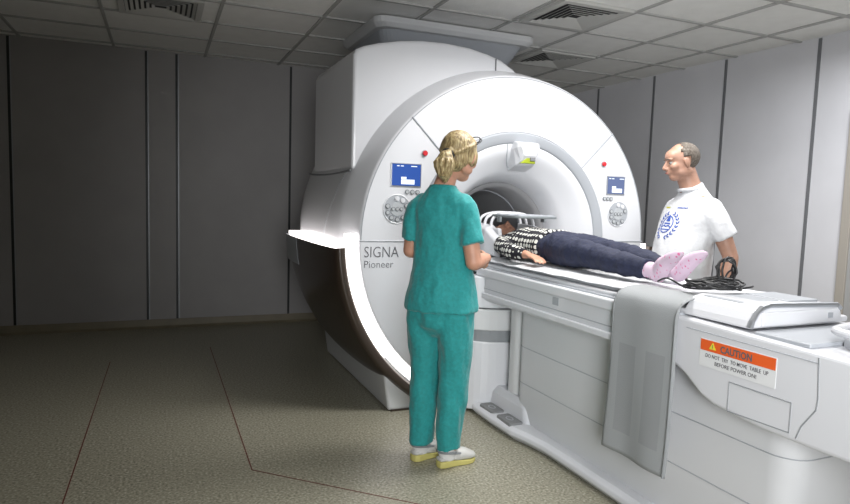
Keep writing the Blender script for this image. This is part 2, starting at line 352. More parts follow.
# brown side panels, lit strips, ledge, end cap - left and right
for s, a0, a1 in ((0, 180, 243), (1, 360, 297)):
    pp = smoothpts([(1.190, YG+.05), (1.196, YG+.006), (1.225, YG-.010), (1.252, YG+.002), (1.268, YG+.06), (1.285, YG+.22), (1.30, YG+.5), (1.308, YG+.9), (1.303, YG+1.2), (1.275, YG+1.42)], 4)
    bm = NB(); lathe(bm, pp+[(1.19, YG+1.42), (1.185, YG+.06)], a0+(2 if not s else -2), a1, n=60, closed_prof=True)
    G('side_panel', bm, 'brown', smooth=True, auto=40)
    # lit strip around the front rim
    bm = NB(); lathe(bm, [(1.122, YG+.005), (1.17, YG+.022), (1.188, YG+.05), (1.19, YG+.065), (1.12, YG+.065)], a0+(-2 if not s else -1), a1, n=60, closed_prof=True)
    st = G('light_strip', bm, 'led', smooth=True, auto=50)
    # lit ledge on top of the panel
    sg = -1 if not s else 1
    pl = [(CX+sg*(r), y) for r, y in [(1.165, YG+.03)]+pp[12:]]+[(CX+sg*1.17, YG+1.42)]
    if not s: bm = NB(); prism(bm, pl, 'z', CZ-.046, CZ-.02); GS(gan, 'light_ledge', bm, 'led')
    # silver grey end cap
    ca = smoothpts([(1.303, YG+.95), (1.303, YG+1.25), (1.285, YG+1.45), (1.19, YG+1.56)], 4)
    bm = NB(); lathe(bm, [(r+.008, y) for r, y in ca]+[(1.15, YG+1.50), (1.15, YG+1.0)], a0+(2 if not s else -2), a0+(11 if not s else -11), n=14, closed_prof=True)
    G('panel_end_cap', bm, 'lgrey', smooth=True, auto=40)
    bm = NB(); lathe(bm, [(1.20, YG+1.40), (1.275, YG+1.42), (1.24, YG+1.62), (1.19, YG+1.66)], a0+(11 if not s else -11), a1, n=40, closed_prof=True)
    G('rear_fairing', bm, 'lgrey', smooth=True, auto=40)
# face grooves
for a in (135, 45):
    bm = NB(); c, sn = math.cos(R(a)), math.sin(R(a)); tube(bm, [(CX+r*c, YG-.0005, CZ+r*sn) for r in (.748, 1.105)], .006, 6); G('face_seam', bm, 'lgrey')
for sg in (-1, 1):
    bm = NB(); tube(bm, [(CX+sg*r, YG-.0005, CZ) for r in (.748, 1.112)], .005, 6); G('face_seam', bm, 'lgrey')
bm = NB(); tube(bm, arc(1.098, YG+.001, 0, 180, 80), .0035, 6); G('rim_seam', bm, 'lgrey')
# consoles
def disc(bm, x, z, r, y0, y1, n=28): prism(bm, [(x+r*math.cos(2*PI*k/n), z+r*math.sin(2*PI*k/n)) for k in range(n)], 'y', y0, y1)
for sg, sm in ((-1, 'screen'), (1, 'screen2')):
    x = CX+(-.813 if sg < 0 else .832); hw, z0, z1 = (.103, 1.463, 1.612) if sg < 0 else (.082, 1.462, 1.598)
    bm = NB(); box(bm, x-hw, x+hw, YG-.006, YG+.003, z0, z1); d = G('display', bm, 'silver', bevel=.002)
    bm = NB(); box(bm, x-hw+.007, x+hw-.007, YG-.008, YG-.005, z0+.007, z1-.007); sc2 = GS(d, 'screen', bm, sm, label='lit screen')
    for xa, xb, za, zb in ((-.035, .055, z0+.016, z0+.046), (-.035, .0, z0+.048, z0+.062), (-.065, -.048, z1-.022, z1-.017), (-.04, -.02, z1-.022, z1-.017), (.03, .07, z1-.022, z1-.017)):
        bm = NB(); box(bm, x+xa, x+xb, YG-.0095, YG-.007, za, zb); GS(d, 'screen_content', bm, 'sw')
    x = CX+sg*.868; z = 1.322
    bm = NB(); disc(bm, x, z, .09, YG-.003, YG+.004, 40); d = G('control_dial', bm, 'lgrey', bevel=.001)
    bm = NB(); tube(bm, [(x+.09*math.cos(a*PI/20), YG-.002, z+.09*math.sin(a*PI/20)) for a in range(40)], .0035, 6, True); GS(d, 'dial_rim', bm, 'white')
    bm = NB(); disc(bm, x, z, .044, YG-.006, YG, 32); GS(d, 'dial_centre', bm, 'button')
    for k in range(9):
        if k in (3,) : continue
        a = R(20+k*36); bx, bz = x+.066*math.cos(a), z+.066*math.sin(a)
        bm = NB(); disc(bm, bx, bz, .0155, YG-.008, YG, 16); GS(d, 'button', bm, 'buttondark' if k not in (1, 2) else 'white')
        bm = NB(); disc(bm, bx, bz, .0115, YG-.0095, YG-.007, 16); GS(d, 'button_face', bm, 'button' if k not in (1, 2) else 'white')
    for q in (-1, 0, 1):
        bm = NB(); disc(bm, x+q*.027, z, .0125, YG-.009, YG, 16); GS(d, 'button', bm, 'buttondark')
        bm = NB(); disc(bm, x+q*.027, z, .009, YG-.0105, YG-.008, 16); GS(d, 'button_face', bm, 'button')
    for q in (.065, .10, .135) if sg < 0 else (-.13, -.1, -.07):
        bm = NB(); disc(bm, x+q, 1.432, .0145, YG-.006, YG+.002, 18); d2 = G('round_button', bm, 'buttondark')
        bm = NB(); disc(bm, x+q, 1.432, .0105, YG-.0075, YG-.005, 18); GS(d2, 'button_face', bm, 'button')
    x = CX+sg*.69+(.025 if sg > 0 else 0)
    bm = NB(); disc(bm, x, 1.68, .021, YG-.004, YG+.002, 24); d = G('emergency_stop', bm, 'lgrey')
    bm = NB(); disc(bm, x, 1.68, .0165, YG-.016, YG, 24); GS(d, 'red_cap', bm, 'red', bevel=.003, label='red cap')
# lettering
bm = put(text_bm('SIGNA', .098, offset=-.0012, xs=.82), Matrix.Translation((1.160, YG-.001, 1.018)) @ FACE_Y); G('lettering', bm, 'ink')
bm = put(text_bm('Pioneer', .066, offset=-.0010, xs=.96), Matrix.Translation((1.160, YG-.001, .952)) @ FACE_Y); G('lettering', bm, 'ink')
# camera housing at the top of the flare
bm = NB()
rr = []
for y, w0, w1, z0, z1 in ((YG+.08, .075, .095, 1.60, 1.80), (YG-.02, .072, .092, 1.635, 1.795), (YG-.06, .055, .088, 1.66, 1.785), (YG-.085, .045, .07, 1.70, 1.75)):
    rr.append([(CX+.04-w0, y, z0), (CX+.04+w0, y, z0), (CX+.04+w1, y, (z0+z1)/2+.03), (CX+.04+w1*.9, y, z1), (CX+.04-w1*.9, y, z1), (CX+.04-w1, y, (z0+z1)/2+.03)])
loft(bm, rr); ch = G('sensor_housing', bm, 'white', bevel=.012)
bm = NB(); prism(bm, [(CX-.02, 1.648), (CX+.09, 1.648), (CX+.08, 1.70), (CX+.035, 1.70)], 'y', YG-.075, YG-.02); GS(ch, 'lens_window', bm, 'lime', bevel=.004)
bm = NB(); box(bm, CX+.045, CX+.085, YG-.082, YG-.03, 1.665, 1.69); GS(ch, 'lens', bm, 'dgrey', bevel=.003)
bm = NB(); tube(bm, [(CX-.085, YG+.006, 1.777), (CX-.07, YG+.035, 1.66), (CX-.05, YG+.06, 1.625), (CX+.125, YG+.06, 1.62), (CX+.14, YG+.035, 1.66), (CX+.165, YG+.006, 1.765)], .004); G('housing_outline', bm, 'lgrey')
# docking console under the bore
def oval(cx, y0, a, b, n=24, p=2.1):
    return [(cx+a*math.copysign(abs(math.cos(t))**(2/p), math.cos(t)), y0-b*abs(math.sin(t))**(2/p)) for t in [PI*k/n for k in range(n+1)]]
bm = NB(); prism(bm, oval(CX, YG+.01, .44, .25), 'z', .02, .475); dk = G('docking_console', bm, 'white', bevel=.008)
bm = NB(); prism(bm, oval(CX, YG+.01, .425, .235), 'z', .475, .55); GS(dk, 'grey_band', bm, 'mgrey', label='dark grey curved band')
bm = NB(); prism(bm, oval(CX, YG+.01, .445, .255), 'z', .55, .69); GS(dk, 'upper_cover', bm, 'offwhite', bevel=.01)
bm = NB(); prism(bm, oval(CX, YG+.01, .43, .24), 'z', .695, .90); GS(dk, 'top_cover', bm, 'white', bevel=.01)

# collar between scanner and ceiling
cl = tag(empty('ceiling_collar', (2.2, 5.0, ZC)), 'pale grey flanged collar joining the top of the scanner to the ceiling', 'duct collar')
bm = NB()
def rect(x0, x1, y0, y1, z, c=.1, n=5):
    out = []
    for (cx, cy, a) in ((x1-c, y1-c, 0), (x0+c, y1-c, 90), (x0+c, y0+c, 180), (x1-c, y0+c, 270)):
        for k in range(n+1): t = R(a+90*k/n); out.append((cx+c*math.cos(t)-2.2, cy+c*math.sin(t)-5.0, z-ZC))
    return out
loft(bm, [rect(1.47, 2.86, 4.5, 5.5, ZC-.001), rect(1.47, 2.86, 4.5, 5.5, ZC-.045), rect(1.50, 2.83, 4.53, 5.47, ZC-.075)])
obj('flange', bm, 'offwhite', cl, bevel=.006)
bm = NB(); loft(bm, [rect(1.54, 2.79, 4.58, 5.44, ZC-.075), rect(1.60, 2.73, 4.68, 5.40, ZC-.2), rect(1.60, 2.73, 4.68, 5.40, 2.36)]); obj('neck', bm, 'lgrey', cl)

# ---------------------------------------------------------------- the patient table
TX, TW = 1.93, .62
tb = tag(empty('patient_table', (CX, 2.4, 0)), 'long white patient table docked to the scanner bore, with caution sticker and grey foot pedals', 'table')
def T(name, bm, m, parent=None, **k):
    bmesh.ops.translate(bm, vec=(-CX, -2.4, 0), verts=bm.verts); return obj(name, bm, m, parent or tb, **k)
def rrect(x0, x1, y0, y1, c, n=6):
    out = []
    for (cx, cy, a) in ((x1-c, y1-c, 0), (x0+c, y1-c, 90), (x0+c, y0+c, 180), (x1-c, y0+c, 270)):
        for k in range(n+1): t = R(a+90*k/n); out.append((cx+c*math.cos(t), cy+c*math.sin(t)))
    return out
XN, XO = 1.93, 2.55
bm = NB(); prism(bm, rrect(2.015, 2.465, 1.42, 3.27, .1), 'z', .05, .80); T('pedestal_body', bm, 'tablegrey', smooth=True, auto=30)
for z in (.52, .30):
    bm = NB(); q = rrect(2.0145, 2.4655, 1.4195, 3.2705, .1); tube(bm, [(x, y, z) for x, y in q], .0025, 6, True); T('body_seam', bm, 'lgrey')
bm = NB(); prism(bm, rrect(2.035, 2.445, 3.27, 3.40, .05), 'z', .0, .80); T('front_column', bm, 'offwhite', bevel=.01)
# base
def base_outline(e):
    L = [(2.5, 1.30), (1.99, 1.30), (1.935, 1.38), (1.93, 2.6), (1.925, 2.80), (1.90, 2.95), (1.872, 3.06), (1.862, 3.3), (1.868, 3.52), (1.90, 3.60), (2.0, 3.62), (2.48, 3.62)]
    return [(x+(e if x < 2.2 else -e), y+(e if y < 2 else (-e if y > 3.55 else 0))) for x, y in L]
bm = NB(); loft(bm, [[(x, y, 0.0) for x, y in base_outline(.035)], [(x, y, .035) for x, y in base_outline(.0)], [(x, y, .058) for x, y in base_outline(.004)], [(x, y, .075) for x, y in base_outline(.03)]])
T('base_plate', bm, 'tablewhite', bevel=.006)
bm = NB(); loft(bm, [[(x, y, .06) for x, y in rrect(1.985, 2.45, 3.05, 3.57, .05)], [(x, y, .15) for x, y in rrect(2.0, 2.44, 3.10, 3.55, .05)], [(x, y, .19) for x, y in rrect(2.03, 2.42, 3.15, 3.52, .05)]])
T('foot_cover', bm, 'tablewhite', bevel=.008)
for y0, y1 in ((3.30, 3.48), (3.08, 3.26)):
    bm = NB(); loft(bm, [[(x, y, .06) for x, y in rrect(1.888, 1.985, y0, y1, .018)], [(x, y, .086) for x, y in rrect(1.892, 1.982, y0+.004, y1-.004, .018)]])
    p = T('foot_pedal', bm, 'pad', bevel=.004)
    bm = NB(); tube(bm, [(1.937+.018*math.cos(a*PI/8), (y0+y1)/2+.03*math.sin(a*PI/8), .086) for a in range(16)], .0025, 6, True); T('pedal_mark', bm, 'lgrey', p)
# apron: the long upper box, deeper towards the foot end
ap = [(3.66, .955), (3.66, .75), (3.4, .745), (2.10, .765), (1.96, .762), (1.90, .752), (1.85, .73), (1.80, .695), (1.76, .668), (1.70, .648), (1.5, .628), (1.30, .628), (.62, .64), (.60, .66), (.60, .90), (.64, .93), (1.3, .945), (1.9, .957)]
bm = NB(); prism(bm, ap, 'x', XN, XO); T('apron', bm, 'tablewhite', bevel=.014)
bm = NB(); tube(bm, [(XN-.0005, y, .828) for y in (3.64, 2.3, 2.0)], .003, 6); T('apron_seam', bm, 'lgrey')
bm = NB(); box(bm, XN-.012, XN+.01, 1.96, 3.64, .90, .955); T('side_rail', bm, 'tablewhite', bevel=.010)
bm = NB(); box(bm, XN-.014, XN+.004, 2.0, 3.64, .765, .80); T('lower_rail', bm, 'tablewhite', bevel=.007)
bm = NB(); tube(bm, [(XN-.0005, 1.305, .93), (XN-.0005, 1.297, .80), (XN-.0005, 1.30, .76), (XN-.0005, 1.345, .69), (XN-.0005, 1.36, .645)], .0022, 6); T('apron_seam', bm, 'mgrey')
bm = NB(); tube(bm, [(XN-.0005, 1.30, .912), (XN-.0005, 1.85, .918)], .0018, 6); T('apron_seam', bm, 'lgrey')
bm = NB(); tube(bm, [(XN-.0005, 1.385, .655), (XN-.0005, 1.385, .757), (XN-.0005, 1.632, .757), (XN-.0005, 1.632, .648)], .0025, 6, True); T('service_hatch', bm, 'mgrey')
bm = NB(); box(bm, XN-.002, XN+.01, 2.72, 2.775, .852, .893); T('side_plate', bm, 'lgrey', bevel=.002)
# table top tray and cradle
bm = NB(); box(bm, XN+.012, XO-.012, 1.9, 3.70, .95, .965); T('top_deck', bm, 'lgrey', bevel=.004)
bm = NB(); box(bm, XN+.03, XO-.03, 1.60, 3.78, .96, .985); box(bm, 2.0, 2.48, 3.7, 4.6, .90, .985); cr = T('cradle', bm, 'white', bevel=.01)
bm = NB(); box(bm, XN+.045, XO-.045, 1.93, 4.55, .985, 1.012); T('mattress', bm, 'mattress', cr, bevel=.012)
cap = [(1.955, .962), (2.455, .962), (2.455, .995), (2.445, 1.02), (2.425, 1.034), (2.05, 1.046), (2.01, 1.037), (1.985, 1.02), (1.965, .99)]
bm = NB(); prism(bm, cap, 'y', 1.585, 1.90); T('cradle_end', bm, 'white', cr, bevel=.008)
bm = NB(); tube(bm, [(x+(.004 if x < 2.1 else 0), 1.588, z) for x, z in cap[3:]+[(1.955, .965)]], .0105, 8); T('silver_edge', bm, 'silver', cr, label='silver edging')
bm = NB(); box(bm, 2.01, 2.42, 1.576, 1.588, .968, 1.022); T('end_panel', bm, 'white', cr, bevel=.006)
bm = NB(); box(bm, 2.02, 2.22, 1.68, 1.86, 1.036, 1.044); box(bm, 2.25, 2.42, 1.66, 1.86, 1.034, 1.044); T('connector_cover', bm, 'lgrey', cr, bevel=.006)
bm = NB(); box(bm, 2.36, 2.385, 1.573, 1.577, .988, 1.008); T('latch_mark', bm, 'lgrey', cr)
# recess tray at the foot end
bm = NB(); box(bm, XN+.02, XO-.02, 1.35, 1.56, .945, .962); T('foot_tray', bm, 'lgrey', bevel=.006)
rp = [(2.06, 1.02), (2.06, 1.28), (2.10, 1.34), (2.2, 1.37), (2.5, 1.40), (2.5, 1.02)]
bm = NB(); prism(bm, rp, 'z', .94, .985); T('handle_housing', bm, 'tablewhite', bevel=.01)
bm = NB(); tube(bm, smoothpts([(2.04, 1.02, 1.0), (2.05, 1.30, 1.0), (2.14, 1.38, 1.0), (2.5, 1.43, 1.0)], 6), .014, 10); T('push_handle', bm, 'white')
# label
bm = NB(); box(bm, XN-.0015, XN+.002, 1.448, 1.776, .786, .893); lb = T('caution_label', bm, 'label'); lb['label'] = 'white and orange caution sticker'
bm = NB(); box(bm, XN-.0022, XN+.002, 1.451, 1.773, .848, .890); T('orange_band', bm, 'orange', lb)
bm = put(text_bm('CAUTION', .036, .0004, offset=.0008, xs=.84), Matrix.Translation((XN-.0026, 1.680, .856)) @ FACE_X); T('lettering', bm, 'ink', lb)
for i, (t, y) in enumerate((('DO NOT  TRY  TO MOVE  TABLE  UP', .824), ('BEFORE POWER ON!', .800))):
    bm = put(text_bm(t, .0205, .0004, offset=.0001, align='CENTER', xs=.80 if i == 0 else .95), Matrix.Translation((XN-.002, 1.612, y)) @ FACE_X); T('lettering', bm, 'ink', lb)
bm = NB(); prism(bm, [(1.732, .858), (1.700, .858), (1.716, .884)], 'x', XN-.003, XN); tr = T('warning_triangle', bm, 'yellow', lb)
bm = NB(); box(bm, XN-.0036, XN, 1.7147, 1.7173, .864, .876); box(bm, XN-.0036, XN, 1.7147, 1.7173, .8605, .8625); T('warning_mark', bm, 'ink', tr)

# ---------------------------------------------------------------- cloths
# grey woven sheet hanging over the near side
def cloth(name, m, path, y0, y1, ny=24, wav=.006, thick=.004, tilt=0):
    """path: (x,z) down the sheet"""
    b = NB(); V = []; pts = smoothpts(path, 6); L = len(pts)
    for i, (x, z) in enumerate(pts):
        row = []
        for j in range(ny+1):
            t = j/ny; k = i/(L-1); y = y0+(y1-y0)*t+tilt*k*k
            q = wav*k*(math.sin(t*9+2.2*k)+.6*noise.noise(Vector((t*3, k*4, 1.7))))
            row.append(b.verts.new((x+q*(1 if k > .25 else 0), y+.006*noise.noise(Vector((t, k*5, 3))), z)))
        V.append(row)
    for i in range(L-1):
        for j in range(ny): b.faces.new((V[i][j], V[i+1][j], V[i+1][j+1], V[i][j+1]))
    o = obj(name, b, m, None, smooth=True); s = o.modifiers.new('t', 'SOLIDIFY'); s.thickness = thick; s.offset = 0; bake(o)
    for p in o.data.polygons: p.use_smooth = True
    return o
hp2 = [(2.10, 1.026), (2.0, 1.026), (1.93, 1.005), (1.905, .96), (1.902, .85), (1.900, .65), (1.895, .45), (1.885, .285)]
hs = cloth('draped_sheet', 'cloth2', hp2, 1.875, 2.255); hs.data.materials[0] = M['cloth2']
tag(hs, 'grey woven protective sheet hanging down over the near side of the patient table', 'sheet')
for y in (1.880, 2.250):
    b = NB(); tube(b, [(x-.002, y, z) for x, z in smoothpts(hp2[2:], 4)], .0045); obj('hem', b, 'cloth', hs)
# white paper sheet under the patient
b = NB(); NX, NY = 26, 60; V = []
for i in range(NX+1):
    row = []
    for j in range(NY+1):
        u, v = i/NX, j/NY
        y = 1.98+v*1.62; wx = .035*math.sin(v*7)+.02*noise.noise(Vector((v*5, 0, 0)))
        x0 = 1.952+wx*.5; x = x0+u*(2.515-x0)
        z = 1.022+.006*noise.noise(Vector((x*9, y*9, 0)))+.010*max(0, .25-v)*noise.noise(Vector((x*22, y*22, 3)))*4
        if u < .12: z -= (.12-u)*.12
        row.append(b.verts.new((x, y+.035*math.sin(u*4+1)*(1-v), z)))
    V.append(row)
for i in range(NX):
    for j in range(NY): b.faces.new((V[i][j], V[i+1][j], V[i+1][j+1], V[i][j+1]))
ps = obj('paper_sheet', b, 'sheet', smooth=True); s = ps.modifiers.new('t', 'SOLIDIFY'); s.thickness = .004; bake(ps)
for p in ps.data.polygons: p.use_smooth = True
tag(ps, 'white crinkled paper sheet spread on the table under the lying patient', 'sheet')

# ---------------------------------------------------------------- people
def head(bm, H, sc_=1.0):
    """adds a head; H: matrix taking head space (face +y, crown +z) to person space"""
    t = NB()
    ell(t, (0, -.014, .028), (.075, .096, .088)); ell(t, (0, .020, -.020), (.063, .070, .088)); ell(t, (0, .048, -.085), (.034, .034, .028))
    for s in (-1, 1):
        ell(t, (s*.045, .0, -.058), (.022, .05, .03)); ell(t, (s*.040, .055, -.022), (.024, .03, .024))
        ell(t, (s*.075, -.008, -.008), (.009, .020, .033), Euler((R(-12), 0, R(s*-18))).to_matrix()); ell(t, (s*.028, .078, .022), (.026, .013, .008))
        ell(t, (s*.013, .096, -.034), (.009, .010, .008))
    limb(t, [(0, .082, .018, .009), (0, .098, -.006, .010), (0, .110, -.028, .012)], n=10)
    ell(t, (0, .088, -.052), (.022, .011, .006)); ell(t, (0, .086, -.064), (.020, .011, .007)); ell(t, (0, .05, .04), (.058, .045, .045))
    put(t, H); me = bpy.data.meshes.new('h'); t.to_mesh(me); bm.from_mesh(me); t.free(); bpy.data.meshes.remove(me)
def eyes(H, parent, closed=False):
    for s in (-1, 1):
        b = NB(); ell(b, (s*.031, .0725, .002), (.0125, .0125, .0125), seg=14); put(b, H); e = obj('eye', b, 'eye', parent, smooth=True)
        b = NB(); ell(b, (s*.031, .0835, .0), (.005, .003, .005), seg=10); put(b, H); obj('iris', b, 'iris', e, smooth=True)
def eyebrows(H, parent, m):
    for s in (-1, 1):
        b = NB(); limb(b, smoothpts([(s*.014, .096, .021, .003, .002), (s*.032, .095, .028, .004, .002), (s*.052, .082, .022, .003, .002)], 3), n=8)
        put(b, H); obj('eyebrow', b, m, parent, smooth=True)
def hand(bm, W, fwd, palm_n, L=.18, curl=.35, left=False):
    """W wrist, fwd finger direction, palm_n palm normal (out of the palm), thumb on side"""
    fwd = Vector(fwd).normalized(); pn = Vector(palm_n); pn = (pn-fwd*pn.dot(fwd)).normalized(); sd = fwd.cross(pn)*(-1 if left else 1); W = Vector(W)
    k = L/.18
    limb(bm, [(*(W+fwd*d*k), a*k, c*k) for d, a, c in ((-.02, .026, .020), (.01, .028, .018), (.045, .038, .016), (.085, .041, .014))], side=sd, n=14)
    for i, (o, ln) in enumerate(((.030, .070), (.0105, .080), (-.0095, .074), (-.029, .058))):
        p = W+fwd*.075*k+sd*o*k; d = (fwd+sd*o*2.2).normalized(); pts = [(*p, .0092*k)]
        ang = 0; base = p+fwd*.012*k
        for q, fr in enumerate((.42, .32, .26)):
            ang += curl*(.55, 1.0, .8)[q]; dd = d*math.cos(ang)+pn*math.sin(ang); base = base+dd*ln*fr*k; pts.append((*base, (.0088, .0082, .0072)[q]*k))
        limb(bm, pts, side=sd, n=10)
    p = W+fwd*.02*k+sd*.026*k; d = (fwd*.62+sd*.72+pn*.30).normalized()
    limb(bm, [(*p, .012*k), (*(p+d*.035*k), .0115*k), (*(p+d*.035*k+(fwd*.85+sd*.35+pn*.3).normalized()*.03*k), .010*k), (*(p+d*.035*k+(fwd*.92+sd*.1+pn*.35).normalized()*.052*k), .0085*k)], side=fwd, n=10)
def rotz(a): return Matrix.Rotation(a, 4, 'Z')

# ---- woman in teal scrubs, seen from behind
def azrot(az): return -R(az)         # heading measured from +y towards +x
BA = 52
wo = tag(empty('person', (1.355, 2.94, 0), azrot(BA)), 'woman with blonde ponytail in teal scrubs standing with her back turned, facing the scanner bore', 'person')
HW = Matrix.Translation((.060, .030, 1.612)) @ rotz(azrot(2)) @ Matrix.Rotation(R(-10), 4, 'X') @ Matrix.Diagonal((1.04, 1.04, 1.04, 1))
bm = NB(); head(bm, HW)
limb(bm, [(.035, .015, 1.60, .052, .055), (.015, -.01, 1.52, .050, .054), (.0, -.03, 1.45, .055, .054), (0, -.035, 1.40, .085, .055)])
limb(bm, smoothpts([(0, -.02, 1.39, .13, .07), (0, -.01, 1.28, .15, .10), (0, 0, 1.10, .125, .09), (0, 0, .95, .15, .11), (0, 0, .86, .15, .11)], 2))
for s in (-1, 1):
    sh = (s*.128, -.030, 1.345)
    el_ = (.195, -.05, 1.085) if s > 0 else (-.178, -.035, 1.12)
    wr = (.165, .18, 1.09) if s > 0 else (-.13, .17, 1.12)
    limb(bm, smoothpts([(*sh, .044), ((sh[0]+el_[0])/2+s*.006, (sh[1]+el_[1])/2-.005, (sh[2]+el_[2])/2, .045), (*el_, .040)], 3))
    limb(bm, smoothpts([(*el_, .041), ((el_[0]*2+wr[0])/3, (el_[1]*2+wr[1])/3, (el_[2]*2+wr[2])/3+.0, .042), (*wr, .026)], 3))
    f = Vector(wr)-Vector(el_); hand(bm, wr, f+Vector((-s*.14, 0, .0)), (-s, .1, -.3), L=.17, curl=.4, left=(s > 0))
    ft = (s*.080, .0)
    limb(bm, smoothpts([(s*.085, 0, .88, .08), (s*.085, .01, .5, .055), (ft[0], -.02, .3, .05), (ft[0], -.01, .09, .035)], 3))
    fa = R(-26)+s*R(-4); d = Vector((math.sin(-fa), math.cos(fa), 0)); c = Vector((ft[0], ft[1]-.02, 0))
    limb(bm, [(*(c-d*.028+Vector((0, 0, .058))), .024, .022), (*(c+d*.05+Vector((0, 0, .050))), .027, .019), (*(c+d*.105+Vector((0, 0, .042))), .027, .013)], side=d.cross(Vector((0, 0, 1))))
fuse('body', bm, 'skinw', wo, .0055, 3)
bm = NB()      # tunic
limb(bm, smoothpts([(0, -.03, 1.462, .066, .056), (0, -.03, 1.43, .105, .068), (0, -.028, 1.39, .148, .084), (0, -.02, 1.32, .166, .106), (0, -.01, 1.22, .168, .116), (0, -.005, 1.10, .160, .115), (0, -.01, .98, .178, .134), (0, -.015, .88, .196, .150), (0, -.015, .835, .203, .156), (0, -.015, .822, .199, .152)], 3), n=32, round_ends=False)
for s in (-1, 1):
    e = (.188, -.05, 1.175) if s > 0 else (-.168, -.035, 1.18)
    limb(bm, smoothpts([(s*.10, -.028, 1.37, .058), (s*.138, -.03, 1.352, .058), (s*.160, -.04, 1.28, .058), (*e, .064)], 3), round_ends=False)
fuse('scrub_top', bm, 'scrub', wo, .007, 4, wrinkle=.010, wscale=12)
bm = NB(); tube(bm, smoothpts([(.0, .035, 1.445), (-.045, .015, 1.45), (-.065, -.030, 1.456), (-.046, -.070, 1.459), (0, -.085, 1.460), (.046, -.070, 1.459), (.065, -.030, 1.456), (.045, .015, 1.45), (.0, .035, 1.445)], 4), .009); obj('collar', bm, 'scrub', wo, smooth=True)
bm = NB()      # trousers
limb(bm, smoothpts([(0, -.01, 1.0, .15, .12), (0, -.015, .88, .178, .132), (0, -.015, .80, .178, .132)], 3), n=26)
for s in (-1, 1):
    limb(bm, smoothpts([(s*.088, -.015, .84, .092, .118), (s*.09, -.01, .70, .094, .108), (s*.086, .0, .50, .080, .088), (s*.084, -.02, .30, .072, .080), (s*.080, -.028, .14, .064, .074), (s*.080, -.028, .100, .064, .075)], 4), n=24, round_ends=False)
fuse('scrub_trousers', bm, 'scrub', wo, .007, 4, wrinkle=.010, wscale=12)
for s in (-1, 1):
    fa = R(-26)+s*R(-4); d = Vector((math.sin(-fa), math.cos(fa), 0)); sd = d.cross(Vector((0, 0, 1))); c = Vector((s*.080, -.02, 0))
    bm = NB(); limb(bm, [(*(c-d*.015+Vector((0, 0, .14))), .040, .044), (*(c-d*.02+Vector((0, 0, .09))), .041, .046), (*(c+d*.0+Vector((0, 0, .052))), .036, .050)], side=sd)
    fuse('sock', bm, 'sock', wo, .006, 3)
    bm = NB()
    limb(bm, smoothpts([(*(c+d*a+Vector((0, 0, z))), w_, h_) for a, z, w_, h_ in ((.045, .050, .036, .034), (.085, .050, .041, .034), (.12, .042, .041, .026), (.145, .036, .032, .019))], 3), side=sd)
    limb(bm, [(*(c-d*.055+Vector((0, 0, .045))), .033, .012), (*(c+d*.05+Vector((0, 0, .042))), .036, .012)], side=sd)
    shoe = fuse('clog', bm, 'shoe', wo, .005, 3, label='white leather clog upper')
    bm = NB()
    ol = [(-.068, .0), (-.063, .024), (-.04, .034), (0, .034), (.05, .037), (.09, .044), (.13, .041), (.158, .022), (.165, 0)]
    ring = ol+[(a, -w_) for a, w_ in reversed(ol[1:-1])]
    def zt(a): return .036-.016*max(0, min(1, (a-.0)/.15))
    V0 = [c+d*a+sd*w_ + Vector((0, 0, .001)) for a, w_ in ring]; V1 = [c+d*a+sd*w_+Vector((0, 0, zt(a))) for a, w_ in ring]
    loft(bm, [[p-(p-c)*.04*0 for p in V0], V1]); obj('sole', bm, 'sole', shoe, bevel=.005)
    bm = NB(); pts = [c-d*.066+sd*.0+Vector((0, 0, .08))]; pts = [c+d*.05+sd*.038+Vector((0, 0, .07)), c-d*.01+sd*.046+Vector((0, 0, .082)), c-d*.058+sd*.022+Vector((0, 0, .085)), c-d*.058-sd*.022+Vector((0, 0, .085)), c-d*.01-sd*.046+Vector((0, 0, .082)), c+d*.05-sd*.038+Vector((0, 0, .07))]
    tube(bm, smoothpts([tuple(p) for p in pts], 4), .006); obj('heel_strap', bm, 'mgrey', shoe, smooth=True)
eyes(HW, wo); eyebrows(HW, wo, 'hair')
bm = NB(); tube(bm, [(-.02, .0965, -.0575), (0, .0995, -.058), (.02, .0965, -.0575)], .004, 6); put(bm, HW); obj('mouth', bm, 'lip', wo, smooth=True)
# hair
bm = NB()
ell(bm, (0, -.022, .034), (.086, .101, .093)); ell(bm, (0, -.05, -.015), (.074, .066, .070)); ell(bm, (0, .015, .062), (.072, .070, .056))
limb(bm, smoothpts([(-.0, -.10, -.005, .040, .036), (0, -.122, -.018, .026, .024)], 3))
for s in (-1, 1): ell(bm, (s*.066, .005, .0), (.020, .048, .048))
for k in range(16):
    a = R(-75+150*k/15); limb(bm, smoothpts([(math.sin(a)*.070, .055*math.cos(a)-.0, .095-.02*abs(math.sin(a)), .009), (math.sin(a)*.088, -.04, .045, .009), (math.sin(a)*.05, -.105, .0, .008), (0, -.125, -.018, .008)], 3), n=6)
bm2 = bm; put(bm, HW); ha = fuse('hair', bm, 'hair', wo, .005, 2, wrinkle=.002, wscale=40)
bm = NB(); limb(bm, smoothpts([(0, -.116, -.018, .022), (-.0, -.134, -.035, .038, .034), (.0, -.136, -.075, .046, .038), (.0, -.126, -.115, .036, .030), (.0, -.116, -.140, .016, .014)], 4))
for k in range(9):
    a = k*2*PI/9; limb(bm, smoothpts([(.012*math.cos(a), -.125+.008*math.sin(a), -.022, .007), (.045*math.cos(a), -.150+.038*math.sin(a), -.065, .009), (.02*math.cos(a), -.138+.02*math.sin(a), -.128, .006)], 3), n=6)
put(bm, HW); fuse('ponytail', bm, 'hair', ha, .004, 2, wrinkle=.002, wscale=40)
